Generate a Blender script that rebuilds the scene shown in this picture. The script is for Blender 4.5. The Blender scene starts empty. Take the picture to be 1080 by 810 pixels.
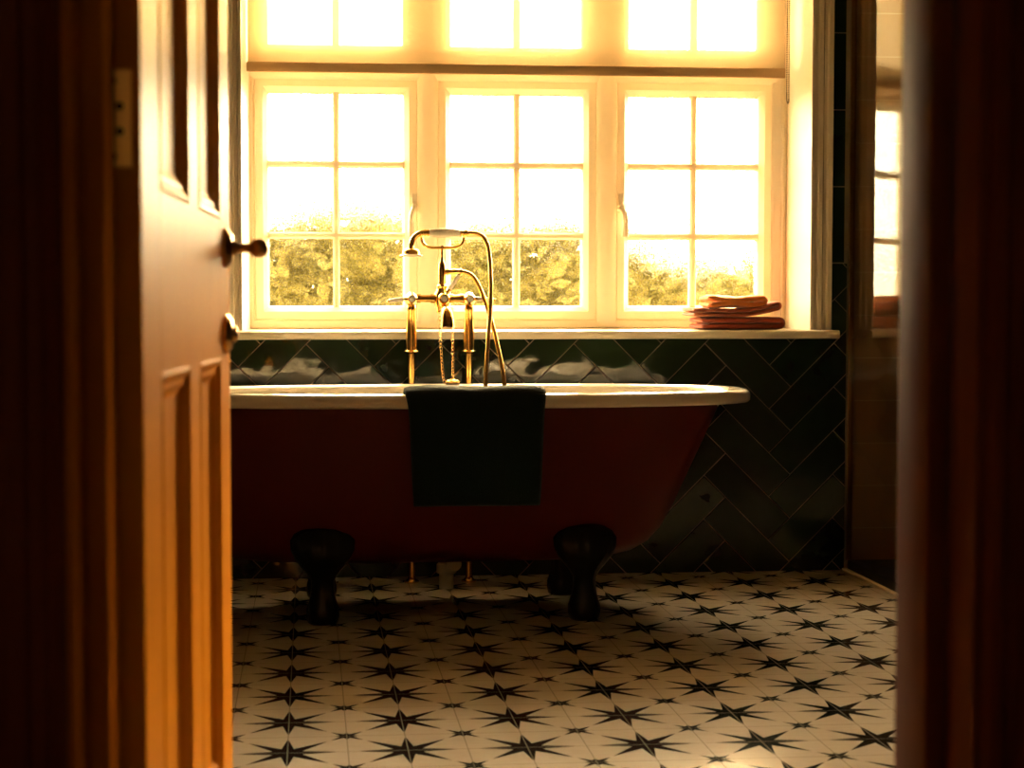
import bpy, bmesh, math, random
from mathutils import Vector, Matrix, noise

random.seed(7)
sc = bpy.context.scene
COL = sc.collection
PI = math.pi

# ---------------------------------------------------------------- camera
cam_data = bpy.data.cameras.new('camera')
cam = bpy.data.objects.new('camera', cam_data)
COL.objects.link(cam)
cam_data.sensor_fit = 'HORIZONTAL'
cam_data.sensor_width = 36.0
cam_data.lens = 1739 / 1080 * 36.0
cam_data.shift_x = 58 / 1080
cam_data.clip_start = 0.05
cam.location = (0.0469, -3.2511, 0.8807)
YAW, PITCH = 0.0893, 0.0457
cam.rotation_euler = (PI / 2 - PITCH, 0.0004, -YAW)
cam_data.dof.use_dof = True
cam_data.dof.focus_distance = 5.0
cam_data.dof.aperture_fstop = 5.6
sc.camera = cam

# ---------------------------------------------------------------- sky, sun, exposure
world = bpy.data.worlds.new('evening_sky')
sc.world = world
world.use_nodes = True
wnt = world.node_tree
bg = wnt.nodes['Background']
SKY_DIR = Vector((0.12, 1.0, 0.42)).normalized()      # the low sun glow beyond the garden
def _wn(kind, **kw):
    n = wnt.nodes.new(kind)
    for k, v in kw.items(): setattr(n, k, v)
    return n
wtc = _wn('ShaderNodeTexCoord')
wdot = _wn('ShaderNodeVectorMath', operation='DOT_PRODUCT')
wdot.inputs[1].default_value = SKY_DIR
wsc = _wn('ShaderNodeVectorMath', operation='MULTIPLY')      # the glow spreads wide along the horizon
wsc.inputs[1].default_value = (0.55, 1.0, 1.0)
wnm = _wn('ShaderNodeVectorMath', operation='NORMALIZE')
wnt.links.new(wtc.outputs['Generated'], wsc.inputs[0])
wnt.links.new(wsc.outputs[0], wnm.inputs[0])
wnt.links.new(wnm.outputs[0], wdot.inputs[0])
wr = _wn('ShaderNodeValToRGB')
wr.color_ramp.interpolation = 'EASE'
e = wr.color_ramp.elements
e[0].position = 0.62; e[0].color = (0.024, 0.020, 0.014, 1)
e[1].position = 1.0; e[1].color = (1.0, 0.775, 0.47, 1)
el = e.new(0.86); el.color = (0.34, 0.26, 0.15, 1)
wmr = _wn('ShaderNodeMapRange')
wmr.inputs['From Min'].default_value = -1.0; wmr.inputs['From Max'].default_value = 1.0
wnt.links.new(wdot.outputs['Value'], wmr.inputs['Value'])
wnt.links.new(wmr.outputs[0], wr.inputs['Fac'])
wnt.links.new(wr.outputs['Color'], bg.inputs['Color'])
bg.inputs['Strength'].default_value = 26.0

sun_data = bpy.data.lights.new('sun', 'SUN')
sun_data.energy = 15.0
sun_data.color = (1.0, 0.66, 0.28)
sun_data.angle = math.radians(18)
sun = bpy.data.objects.new('sun', sun_data)
COL.objects.link(sun)
sun.location = (-3, 8, 5)
sun.rotation_euler = Vector((-0.31, -1.0, -0.29)).to_track_quat('-Z', 'Y').to_euler()

hall_fill = bpy.data.lights.new('hall_fill_light', 'POINT')  # unseen fill lamp, added to brighten the brass hinge
hall_fill.energy = 0.9
hall_fill.color = (1.0, 0.62, 0.28)
hall_fill.shadow_soft_size = 0.06
hl = bpy.data.objects.new('hall_fill_light', hall_fill)
COL.objects.link(hl)
hl.location = (-0.10, -4.30, 1.45)

vs = sc.view_settings
vs.view_transform = 'Standard'
vs.look = 'None'
vs.gamma = 1.0
vs.use_curve_mapping = False
vs.exposure = 1.9
cy = sc.cycles
cy.max_bounces = 12
cy.diffuse_bounces = 3
cy.glossy_bounces = 5
cy.transmission_bounces = 8
cy.transparent_max_bounces = 16
cy.sample_clamp_indirect = 8.0
cy.caustics_reflective = False

# ---------------------------------------------------------------- helpers: objects
def link(name, bm, mat, parent=None, smooth=False, angle=None):
    me = bpy.data.meshes.new(name)
    bmesh.ops.recalc_face_normals(bm, faces=bm.faces)
    bm.to_mesh(me)
    bm.free()
    o = bpy.data.objects.new(name, me)
    COL.objects.link(o)
    if mat is not None:
        me.materials.append(mat)
    if smooth:
        for p in me.polygons:
            p.use_smooth = True
        if angle is not None:
            try:
                me.set_sharp_from_angle(angle=math.radians(angle))
            except Exception:
                pass
    if parent is not None:
        o.parent = parent
        o.matrix_parent_inverse = parent.matrix_world.inverted()
    return o

def thing(name, label, cat, loc=(0, 0, 0), group=None, kind=None):
    o = bpy.data.objects.new(name, None)
    COL.objects.link(o)
    o.empty_display_size = 0.05
    o.location = loc
    o.matrix_world = Matrix.Translation(Vector(loc))
    tag(o, label, cat, group, kind)
    return o

def tag(o, label=None, cat=None, group=None, kind=None):
    if label: o['label'] = label
    if cat: o['category'] = cat
    if group: o['group'] = group
    if kind: o['kind'] = kind
    return o

# ---------------------------------------------------------------- helpers: geometry
def box(bm, x0, x1, y0, y1, z0, z1, bev=0.0):
    vs_ = [bm.verts.new(p) for p in ((x0, y0, z0), (x1, y0, z0), (x1, y1, z0), (x0, y1, z0),
                                     (x0, y0, z1), (x1, y0, z1), (x1, y1, z1), (x0, y1, z1))]
    fs = [bm.faces.new([vs_[i] for i in q]) for q in ((0, 1, 2, 3), (4, 5, 6, 7), (0, 1, 5, 4),
                                                      (1, 2, 6, 5), (2, 3, 7, 6), (3, 0, 4, 7))]
    if bev > 0:
        es = set(e for f in fs for e in f.edges)
        bmesh.ops.bevel(bm, geom=list(es), offset=bev, segments=2, affect='EDGES', profile=0.5)

def loft(bm, loops, closed=True, caps=(True, True), cyclic=False):
    rows = [[bm.verts.new(p) for p in lp] for lp in loops]
    n = len(rows[0])
    m = len(rows)
    for i in range(m if cyclic else m - 1):
        a, b = rows[i], rows[(i + 1) % m]
        for j in range(n if closed else n - 1):
            k = (j + 1) % n
            bm.faces.new((a[j], a[k], b[k], b[j]))
    if not cyclic and closed:
        if caps[0]: bm.faces.new(rows[0])
        if caps[1]: bm.faces.new(list(reversed(rows[-1])))
    return rows

def tube(bm, pts, radii, seg=14, caps=(True, True), cyclic=False):
    pts = [Vector(p) for p in pts]
    if not hasattr(radii, '__len__'):
        radii = [radii] * len(pts)
    n = len(pts)
    tang = []
    for i in range(n):
        if cyclic:
            t = pts[(i + 1) % n] - pts[i - 1]
        else:
            t = pts[min(i + 1, n - 1)] - pts[max(i - 1, 0)]
        if t.length < 1e-9:
            t = Vector((0, 0, 1))
        tang.append(t.normalized())
    ref = Vector((0, 0, 1)) if abs(tang[0].z) < 0.9 else Vector((1, 0, 0))
    u = tang[0].cross(ref).normalized()
    loops = []
    for i in range(n):
        t = tang[i]
        u = (u - t * u.dot(t))
        u = u.normalized() if u.length > 1e-6 else t.orthogonal().normalized()
        v = t.cross(u)
        loops.append([pts[i] + (u * math.cos(2 * PI * k / seg) + v * math.sin(2 * PI * k / seg)) * radii[i]
                      for k in range(seg)])
    loft(bm, loops, True, caps, cyclic)

def lathe(bm, base, axis, prof, seg=24):
    """prof: (distance along axis, radius)"""
    base = Vector(base); ax = Vector(axis).normalized()
    u = ax.orthogonal().normalized(); v = ax.cross(u)
    loops = []
    for d, r in prof:
        r = max(r, 1e-4)
        loops.append([base + ax * d + (u * math.cos(2 * PI * k / seg) + v * math.sin(2 * PI * k / seg)) * r
                      for k in range(seg)])
    loft(bm, loops)

def spline(pts, n=8):
    P = [Vector(p) for p in pts]
    out = []
    for i in range(len(P) - 1):
        p0 = P[max(i - 1, 0)]; p1 = P[i]; p2 = P[i + 1]; p3 = P[min(i + 2, len(P) - 1)]
        for k in range(n):
            t = k / n
            out.append(0.5 * ((2 * p1) + (p2 - p0) * t + (2 * p0 - 5 * p1 + 4 * p2 - p3) * t * t
                              + (3 * p1 - p0 - 3 * p2 + p3) * t ** 3))
    out.append(P[-1])
    return out

def rect_ring(bm, x0, x1, z0, z1, prof):
    """mitred rectangular frame; prof: closed list of (inset, y)"""
    loops = []
    for d, y in prof:
        loops.append([(x0 + d, y, z0 + d), (x1 - d, y, z0 + d), (x1 - d, y, z1 - d), (x0 + d, y, z1 - d)])
    loft(bm, loops, True, (False, False), cyclic=True)

def extrude_prof(bm, prof, a, b, fn):
    """extrude closed 2-D profile from a to b; fn(p, q, t) -> 3-D point"""
    loft(bm, [[fn(p, q, a) for p, q in prof], [fn(p, q, b) for p, q in prof]])

# ---------------------------------------------------------------- helpers: materials
def pmat(name, color, rough=0.5, metal=0.0, coat=0.0, spec=0.5, bump=None, vary=None, sheen=0.0, coat_rough=0.05):
    m = bpy.data.materials.new(name)
    m.use_nodes = True
    nt = m.node_tree
    b = nt.nodes['Principled BSDF']
    b.inputs['Base Color'].default_value = (*color, 1)
    b.inputs['Roughness'].default_value = rough
    b.inputs['Metallic'].default_value = metal
    b.inputs['Coat Weight'].default_value = coat
    b.inputs['Coat Roughness'].default_value = coat_rough
    b.inputs['Specular IOR Level'].default_value = spec
    b.inputs['Sheen Weight'].default_value = sheen
    tc = nt.nodes.new('ShaderNodeTexCoord')
    if bump:
        scale, strength, dist = bump[:3]
        n = nt.nodes.new('ShaderNodeTexNoise')
        n.inputs['Scale'].default_value = scale
        n.inputs['Detail'].default_value = bump[3] if len(bump) > 3 else 3.0
        bn = nt.nodes.new('ShaderNodeBump')
        bn.inputs['Strength'].default_value = strength
        bn.inputs['Distance'].default_value = dist
        nt.links.new(tc.outputs['Object'], n.inputs['Vector'])
        nt.links.new(n.outputs['Fac'], bn.inputs['Height'])
        nt.links.new(bn.outputs['Normal'], b.inputs['Normal'])
        if coat:
            nt.links.new(bn.outputs['Normal'], b.inputs['Coat Normal'])
    if vary:
        scale, c2 = vary[0], vary[1]
        mp = nt.nodes.new('ShaderNodeMapping')
        mp.inputs['Scale'].default_value = vary[2] if len(vary) > 2 else (1, 1, 1)
        n = nt.nodes.new('ShaderNodeTexNoise')
        n.inputs['Scale'].default_value = scale
        n.inputs['Detail'].default_value = 5
        mx = nt.nodes.new('ShaderNodeMix'); mx.data_type = 'RGBA'
        mx.inputs['A'].default_value = (*color, 1)
        mx.inputs['B'].default_value = (*c2, 1)
        nt.links.new(tc.outputs['Object'], mp.inputs['Vector'])
        nt.links.new(mp.outputs['Vector'], n.inputs['Vector'])
        nt.links.new(n.outputs['Fac'], mx.inputs['Factor'])
        nt.links.new(mx.outputs['Result'], b.inputs['Base Color'])
    return m

class N:
    """tiny expression helper over Math nodes"""
    def __init__(s, nt, v): s.nt = nt; s.v = v
    def _op(s, op, *args):
        n = s.nt.nodes.new('ShaderNodeMath'); n.operation = op
        for i, a in enumerate((s,) + args):
            if isinstance(a, N): a = a.v
            if isinstance(a, (int, float)): n.inputs[i].default_value = a
            else: s.nt.links.new(a, n.inputs[i])
        return N(s.nt, n.outputs[0])
    def __add__(s, o): return s._op('ADD', o)
    def __sub__(s, o): return s._op('SUBTRACT', o)
    def __mul__(s, o): return s._op('MULTIPLY', o)
    def __lt__(s, o): return s._op('LESS_THAN', o)
    def __gt__(s, o): return s._op('GREATER_THAN', o)
    def fract(s): return s._op('FRACT')
    def abs(s): return s._op('ABSOLUTE')
    def min(s, o): return s._op('MINIMUM', o)
    def max(s, o): return s._op('MAXIMUM', o)

def star_mask(nt, u, v, axis_r, diag_r, inner_r):
    """8-pointed star round the origin; u, v in [-.5, .5]"""
    a0, b0 = u.abs(), v.abs()
    a, b = a0.max(b0), a0.min(b0)
    t = PI / 8
    ix, iy = inner_r * math.cos(t), inner_r * math.sin(t)
    dx = diag_r / math.sqrt(2)
    # inside of the line axis tip -> inner vertex
    def side(p, q):
        ex, ey = q[0] - p[0], q[1] - p[1]
        return (b - p[1]) * ex - (a - p[0]) * ey
    f1 = side((axis_r, 0), (ix, iy)) > 0
    f2 = side((ix, iy), (dx, dx)) > 0
    near = b < a * math.tan(t)
    return near * f1 + (near * -1 + 1) * f2

STAR = 0.24
def floor_material():
    m = bpy.data.materials.new('star_floor_tiles')
    m.use_nodes = True
    nt = m.node_tree
    b = nt.nodes['Principled BSDF']
    tc = nt.nodes.new('ShaderNodeTexCoord')
    sp = nt.nodes.new('ShaderNodeSeparateXYZ')
    nt.links.new(tc.outputs['Object'], sp.inputs[0])
    x = N(nt, sp.outputs[0]) * (1 / STAR)
    y = N(nt, sp.outputs[1]) * (1 / STAR)
    u = (x + 0.5 + 40).fract() - 0.5
    v = (y + 0.5 + 40).fract() - 0.5
    big = star_mask(nt, u, v, 0.435, 0.475, 0.135)
    u2 = (x + 40.0).fract() - 0.5
    v2 = (y + 40.0).fract() - 0.5
    small = star_mask(nt, u2, v2, 0.11, 0.195, 0.065)
    # grout lines every half star
    gu = ((x * 2 + 0.5 + 40).fract() - 0.5).abs()
    gv = ((y * 2 + 0.5 + 40).fract() - 0.5).abs()
    grout = gu.min(gv) < 0.0085
    def mixc(fac, A, B):
        mx = nt.nodes.new('ShaderNodeMix'); mx.data_type = 'RGBA'
        nt.links.new(fac.v if isinstance(fac, N) else fac, mx.inputs['Factor'])
        for k, c in (('A', A), ('B', B)):
            if isinstance(c, tuple): mx.inputs[k].default_value = (*c, 1)
            else: nt.links.new(c, mx.inputs[k])
        return mx.outputs['Result']
    mp = nt.nodes.new('ShaderNodeMapping'); mp.inputs['Scale'].default_value = (6, 30, 1)
    nt.links.new(tc.outputs['Object'], mp.inputs['Vector'])
    nz = nt.nodes.new('ShaderNodeTexNoise'); nz.inputs['Scale'].default_value = 3; nz.inputs['Detail'].default_value = 6
    nt.links.new(mp.outputs['Vector'], nz.inputs['Vector'])
    base = mixc(nz.outputs['Fac'], (0.65, 0.54, 0.41), (0.77, 0.66, 0.52))
    c = mixc(small, base, (0.035, 0.045, 0.03))
    c = mixc(big, c, (0.012, 0.014, 0.012))
    c = mixc(grout, c, (0.36, 0.30, 0.22))
    nt.links.new(c, b.inputs['Base Color'])
    dark = big.max(small)
    nt.links.new((dark * -0.07 + 0.17).v, b.inputs['Roughness'])
    nt.links.new((dark * -0.1 + 0.35).v, b.inputs['Specular IOR Level'])
    n2 = nt.nodes.new('ShaderNodeTexNoise'); n2.inputs['Scale'].default_value = 60; n2.inputs['Detail'].default_value = 3
    nt.links.new(tc.outputs['Object'], n2.inputs['Vector'])
    h = N(nt, n2.outputs['Fac']) * 0.25 + (grout * -1.0)
    bn = nt.nodes.new('ShaderNodeBump'); bn.inputs['Strength'].default_value = 0.35; bn.inputs['Distance'].default_value = 0.002
    nt.links.new(h.v, bn.inputs['Height'])
    nt.links.new(bn.outputs['Normal'], b.inputs['Normal'])
    return m

def tile_material():
    m = pmat('green_glazed_tile', (0.008, 0.020, 0.009), rough=0.05, spec=0.5)
    nt = m.node_tree; b = nt.nodes['Principled BSDF']
    tc = nt.nodes.new('ShaderNodeTexCoord')
    geo = nt.nodes.new('ShaderNodeNewGeometry')
    n1 = nt.nodes.new('ShaderNodeTexNoise'); n1.inputs['Scale'].default_value = 14; n1.inputs['Detail'].default_value = 4
    n2 = nt.nodes.new('ShaderNodeTexNoise'); n2.inputs['Scale'].default_value = 9; n2.inputs['Detail'].default_value = 1.6
    nt.links.new(tc.outputs['Object'], n1.inputs['Vector'])
    nt.links.new(tc.outputs['Object'], n2.inputs['Vector'])
    f = N(nt, n1.outputs['Fac']) * 0.6 + N(nt, geo.outputs['Random Per Island']) * 0.5
    mx = nt.nodes.new('ShaderNodeMix'); mx.data_type = 'RGBA'
    mx.inputs['A'].default_value = (0.005, 0.013, 0.006, 1)
    mx.inputs['B'].default_value = (0.018, 0.042, 0.016, 1)
    nt.links.new(f.v, mx.inputs['Factor'])
    nt.links.new(mx.outputs['Result'], b.inputs['Base Color'])
    bn = nt.nodes.new('ShaderNodeBump'); bn.inputs['Strength'].default_value = 0.6; bn.inputs['Distance'].default_value = 0.006
    nt.links.new(n2.outputs['Fac'], bn.inputs['Height'])
    nt.links.new(bn.outputs['Normal'], b.inputs['Normal'])
    return m

def brick_material(name, c1, c2, mortar, w, h, rough, axis='XZ'):
    m = pmat(name, c1, rough=rough)
    nt = m.node_tree; b = nt.nodes['Principled BSDF']
    tc = nt.nodes.new('ShaderNodeTexCoord')
    sp = nt.nodes.new('ShaderNodeSeparateXYZ'); cb = nt.nodes.new('ShaderNodeCombineXYZ')
    nt.links.new(tc.outputs['Object'], sp.inputs[0])
    nt.links.new(sp.outputs['XYZ'.index(axis[0])], cb.inputs[0])
    nt.links.new(sp.outputs['XYZ'.index(axis[1])], cb.inputs[1])
    br = nt.nodes.new('ShaderNodeTexBrick')
    br.inputs['Scale'].default_value = 1.0
    br.inputs['Brick Width'].default_value = w
    br.inputs['Row Height'].default_value = h
    br.inputs['Mortar Size'].default_value = 0.002
    br.offset = 0.0
    br.inputs['Color1'].default_value = (*c1, 1); br.inputs['Color2'].default_value = (*c2, 1)
    br.inputs['Mortar'].default_value = (*mortar, 1)
    nt.links.new(cb.outputs[0], br.inputs['Vector'])
    nt.links.new(br.outputs['Color'], b.inputs['Base Color'])
    return m

def glow_plastic(name, color, trans, rough=0.3):
    """plastic or fabric with a translucent part; on the window frames its glow stands in for glare"""
    m = pmat(name, color, rough=rough)
    nt = m.node_tree; b = nt.nodes['Principled BSDF']; out = nt.nodes['Material Output']
    t = nt.nodes.new('ShaderNodeBsdfTranslucent'); t.inputs['Color'].default_value = (1.0, 0.82, 0.55, 1)
    mx = nt.nodes.new('ShaderNodeMixShader'); mx.inputs[0].default_value = trans
    nt.links.new(b.outputs[0], mx.inputs[1]); nt.links.new(t.outputs[0], mx.inputs[2])
    nt.links.new(mx.outputs[0], out.inputs['Surface'])
    return m

def frosted_glass():
    m = bpy.data.materials.new('frosted_glass'); m.use_nodes = True
    nt = m.node_tree; nt.nodes.remove(nt.nodes['Principled BSDF']); out = nt.nodes['Material Output']
    tc = nt.nodes.new('ShaderNodeTexCoord')
    n = nt.nodes.new('ShaderNodeTexNoise'); n.inputs['Scale'].default_value = 150; n.inputs['Detail'].default_value = 2.0
    nt.links.new(tc.outputs['Object'], n.inputs['Vector'])
    rp = nt.nodes.new('ShaderNodeMapRange')
    rp.inputs['From Min'].default_value = 0.42; rp.inputs['From Max'].default_value = 0.60
    rp.inputs['To Min'].default_value = 0.08; rp.inputs['To Max'].default_value = 0.5
    nt.links.new(n.outputs['Fac'], rp.inputs['Value'])
    tr = nt.nodes.new('ShaderNodeBsdfTransparent'); tr.inputs['Color'].default_value = (0.95, 0.95, 0.92, 1)
    tl = nt.nodes.new('ShaderNodeBsdfRefraction'); tl.inputs['Roughness'].default_value = 0.29; tl.inputs['IOR'].default_value = 1.2
    bn = nt.nodes.new('ShaderNodeBump'); bn.inputs['Strength'].default_value = 0.5; bn.inputs['Distance'].default_value = 0.002
    nt.links.new(n.outputs['Fac'], bn.inputs['Height']); nt.links.new(bn.outputs['Normal'], tl.inputs['Normal'])
    n3 = nt.nodes.new('ShaderNodeTexNoise'); n3.inputs['Scale'].default_value = 210; n3.inputs['Detail'].default_value = 1.0
    nt.links.new(tc.outputs['Object'], n3.inputs['Vector'])
    cr = nt.nodes.new('ShaderNodeValToRGB')
    cr.color_ramp.elements[0].position = 0.40; cr.color_ramp.elements[0].color = (0.25, 0.25, 0.25, 1)
    cr.color_ramp.elements[1].position = 0.62; cr.color_ramp.elements[1].color = (1, 1, 1, 1)
    nt.links.new(n3.outputs['Fac'], cr.inputs['Fac']); nt.links.new(cr.outputs['Color'], tl.inputs['Color'])
    mx = nt.nodes.new('ShaderNodeMixShader')
    nt.links.new(rp.outputs[0], mx.inputs[0]); nt.links.new(tr.outputs[0], mx.inputs[1]); nt.links.new(tl.outputs[0], mx.inputs[2])
    gl = nt.nodes.new('ShaderNodeBsdfGlossy'); gl.inputs['Roughness'].default_value = 0.1
    m2 = nt.nodes.new('ShaderNodeMixShader'); m2.inputs[0].default_value = 0.04
    nt.links.new(mx.outputs[0], m2.inputs[1]); nt.links.new(gl.outputs[0], m2.inputs[2])
    nt.links.new(m2.outputs[0], out.inputs['Surface'])
    return m

def screen_glass():
    m = bpy.data.materials.new('shower_glass'); m.use_nodes = True
    nt = m.node_tree; nt.nodes.remove(nt.nodes['Principled BSDF']); out = nt.nodes['Material Output']
    tr = nt.nodes.new('ShaderNodeBsdfTransparent'); tr.inputs['Color'].default_value = (0.90, 0.86, 0.78, 1)
    gl = nt.nodes.new('ShaderNodeBsdfGlossy'); gl.inputs['Roughness'].default_value = 0.035
    fr = nt.nodes.new('ShaderNodeFresnel'); fr.inputs['IOR'].default_value = 2.1
    tc = nt.nodes.new('ShaderNodeTexCoord')
    mp = nt.nodes.new('ShaderNodeMapping'); mp.inputs['Scale'].default_value = (1, 4, 10)
    n = nt.nodes.new('ShaderNodeTexNoise'); n.inputs['Scale'].default_value = 12; n.inputs['Detail'].default_value = 2
    nt.links.new(tc.outputs['Object'], mp.inputs['Vector']); nt.links.new(mp.outputs[0], n.inputs['Vector'])
    bn = nt.nodes.new('ShaderNodeBump'); bn.inputs['Strength'].default_value = 0.05; bn.inputs['Distance'].default_value = 0.002
    nt.links.new(n.outputs['Fac'], bn.inputs['Height']); nt.links.new(bn.outputs['Normal'], gl.inputs['Normal'])
    mx = nt.nodes.new('ShaderNodeMixShader')
    gm = nt.nodes.new('ShaderNodeNewGeometry')
    fac = N(nt, fr.outputs[0]) * (N(nt, gm.outputs['Backfacing']) * -1 + 1)
    nt.links.new(fac.v, mx.inputs[0]); nt.links.new(tr.outputs[0], mx.inputs[1]); nt.links.new(gl.outputs[0], mx.inputs[2])
    nt.links.new(mx.outputs[0], out.inputs['Surface'])
    return m

def blind_fabric():
    m = bpy.data.materials.new('blind_fabric'); m.use_nodes = True
    nt = m.node_tree; nt.nodes.remove(nt.nodes['Principled BSDF']); out = nt.nodes['Material Output']
    d = nt.nodes.new('ShaderNodeBsdfDiffuse'); d.inputs['Color'].default_value = (0.45, 0.34, 0.20, 1)
    t = nt.nodes.new('ShaderNodeBsdfTranslucent'); t.inputs['Color'].default_value = (0.26, 0.18, 0.085, 1)
    tr = nt.nodes.new('ShaderNodeBsdfTransparent'); tr.inputs['Color'].default_value = (1.0, 0.9, 0.7, 1)
    a = nt.nodes.new('ShaderNodeMixShader'); a.inputs[0].default_value = 0.5
    nt.links.new(d.outputs[0], a.inputs[1]); nt.links.new(t.outputs[0], a.inputs[2])
    b = nt.nodes.new('ShaderNodeMixShader'); b.inputs[0].default_value = 0.13
    nt.links.new(a.outputs[0], b.inputs[1]); nt.links.new(tr.outputs[0], b.inputs[2])
    nt.links.new(b.outputs[0], out.inputs['Surface'])
    return m

M = dict(
    floor=floor_material(),
    tile=tile_material(),
    grout=pmat('tile_grout', (0.36, 0.28, 0.18), rough=0.9, bump=(200, 0.2, 0.001)),
    plain_tile=pmat('dark_plain_wall', (0.02, 0.022, 0.016), rough=0.4, bump=(40, 0.1, 0.002)),
    dark_paint=pmat('dark_wall_paint', (0.05, 0.038, 0.025), rough=0.6, bump=(120, 0.15, 0.001)),
    ceiling=pmat('ceiling_paint', (0.52, 0.45, 0.33), rough=0.85, bump=(90, 0.15, 0.001)),
    hall=pmat('hall_wall_paint', (0.06, 0.025, 0.015), rough=0.7, bump=(120, 0.15, 0.001)),
    hall_floor=pmat('hall_floor_boards', (0.10, 0.045, 0.02), rough=0.5, vary=(4, (0.06, 0.02, 0.01), (8, 0.6, 1))),
    white=glow_plastic('white_window_plastic', (0.88, 0.79, 0.62), 0.13),  # translucency makes the frames glow, in place of glare round the panes
    trim=pmat('cream_painted_trim', (0.88, 0.76, 0.56), rough=0.35, bump=(60, 0.05, 0.001)),
    reveal=pmat('white_reveal_paint', (0.88, 0.80, 0.66), rough=0.5, bump=(80, 0.1, 0.001)),
    frost=frosted_glass(),
    screen=screen_glass(),
    blind=blind_fabric(),
    blind_bar=glow_plastic('blind_hem_fabric', (0.55, 0.36, 0.17), 0.05, 0.6),
    chain_steel=pmat('bead_chain_plastic', (0.20, 0.15, 0.08), rough=0.5, vary=(300, (0.16, 0.12, 0.06))),
    enamel=pmat('white_bath_enamel', (0.86, 0.78, 0.64), rough=0.08, coat=0.5, bump=(4, 0.05, 0.004)),
    red=pmat('oxblood_bath_paint', (0.108, 0.0075, 0.002), rough=0.5, spec=0.25, bump=(30, 0.03, 0.002)),
    black=pmat('black_iron', (0.010, 0.012, 0.010), rough=0.26, spec=0.25, bump=(40, 0.1, 0.002)),
    brass=pmat('polished_brass', (0.80, 0.47, 0.13), rough=0.16, metal=1.0, bump=(25, 0.04, 0.002)),
    old_brass=pmat('aged_brass', (0.62, 0.36, 0.09), rough=0.24, metal=1.0, bump=(60, 0.1, 0.001)),
    hinge=pmat('brushed_hinge_brass', (0.95, 0.62, 0.18), rough=0.48, metal=1.0, bump=(60, 0.1, 0.001)),
    bronze=pmat('dark_bronze', (0.34, 0.19, 0.07), rough=0.35, metal=1.0, bump=(60, 0.1, 0.001)),
    porcelain=pmat('cream_porcelain', (0.92, 0.85, 0.70), rough=0.12, bump=(20, 0.02, 0.001)),
    green_towel=pmat('dark_green_terry', (0.008, 0.019, 0.014), rough=1.0, spec=0.05, sheen=0.16, bump=(420, 0.9, 0.004)),
    rust=pmat('rust_terry', (0.40, 0.055, 0.012), rough=1.0, sheen=0.4, bump=(420, 0.9, 0.004)),
    orange=pmat('orange_terry', (0.92, 0.26, 0.035), rough=1.0, sheen=0.4, bump=(420, 0.9, 0.004)),
    terracotta=pmat('terracotta_terry', (0.46, 0.10, 0.03), rough=1.0, sheen=0.4, bump=(420, 0.9, 0.004)),
    lining=pmat('sunlit_lining_wood', (0.36, 0.12, 0.012), rough=0.9, spec=0.0, vary=(6, (0.28, 0.085, 0.007), (14, 14, 0.8)), bump=(30, 0.08, 0.001)),  # lighter than the right lining: sunlight on this side put into the colour
    pine=pmat('varnished_pine', (0.60, 0.235, 0.014), rough=0.36, spec=0.007,
              vary=(5, (0.47, 0.16, 0.008), (14, 14, 0.9)), bump=(30, 0.05, 0.001)),
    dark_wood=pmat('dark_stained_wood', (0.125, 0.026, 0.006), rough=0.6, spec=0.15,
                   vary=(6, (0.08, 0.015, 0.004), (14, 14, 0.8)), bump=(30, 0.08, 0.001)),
    tray=pmat('black_shower_tray', (0.010, 0.010, 0.009), rough=0.35, bump=(60, 0.1, 0.001)),
    stone=brick_material('brown_shower_tile', (0.52, 0.35, 0.21), (0.48, 0.31, 0.18), (0.62, 0.48, 0.33), 0.30, 0.143, 0.3),
    pale_strip=pmat('pale_edge_strip', (0.62, 0.50, 0.36), rough=0.4, bump=(60, 0.1, 0.001)),
    pipe=pmat('cream_waste_pipe', (0.60, 0.52, 0.38), rough=0.4, bump=(60, 0.05, 0.001)),
    leaf=pmat('shrub_leaves', (0.36, 0.36, 0.13), rough=0.6, spec=0.2, vary=(3, (0.50, 0.47, 0.20))),
    bark=pmat('shrub_bark', (0.12, 0.08, 0.04), rough=0.9, bump=(30, 0.6, 0.01)),
    ground=pmat('garden_ground', (0.07, 0.08, 0.025), rough=1.0, spec=0.1, vary=(2, (0.06, 0.05, 0.02))),
)

# ================================================================ SETTING
YB = 2.136                      # face of the back wall
XL, XR = -0.78, 2.75            # side walls
YD0, YD1 = -1.84, -1.66         # doorway wall: hall face, bathroom face
ZC = 2.55                       # ceiling
WX0, WX1, WZ0, WZ1 = -0.168, 1.705, 0.78, 2.36   # window opening
LX, RX = -0.151, 0.634          # door lining faces
DH = 2.03                       # door opening height

def struct(name, bm, mat, parent=None, label=None, smooth=False, angle=None):
    o = link(name, bm, mat, parent, smooth, angle)
    if parent is None:
        o['kind'] = 'structure'
        if label: o['label'] = label
    return o

bm = bmesh.new(); box(bm, XL - 0.1, XR + 0.1, YD1 - 0.09, 2.5, -0.08, 0.0)
fl = struct('floor', bm, M['floor'], label='cream floor tiles patterned with black eight-pointed stars')
bm = bmesh.new(); box(bm, -1.6, 2.2, -4.6, YD1 - 0.09, -0.08, 0.0)
struct('floor_hall', bm, M['hall_floor'], label='dark boarded floor of the hall before the door')
bm = bmesh.new(); box(bm, -1.7, XR + 0.1, -4.7, 2.5, ZC, ZC + 0.1)
struct('ceiling', bm, M['ceiling'])

# back wall: rendered core with the window opening
bm = bmesh.new()
for (x0, x1, z0, z1) in ((XL - 0.1, WX0, 0, ZC), (WX1, XR + 0.1, 0, ZC), (WX0, WX1, 0, WZ0), (WX0, WX1, WZ1, ZC)):
    box(bm, x0, x1, YB, 2.5, z0, z1)
wall_back = struct('wall_back', bm, M['grout'], label='back wall clad in dark green herringbone tiles below the window')

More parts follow.
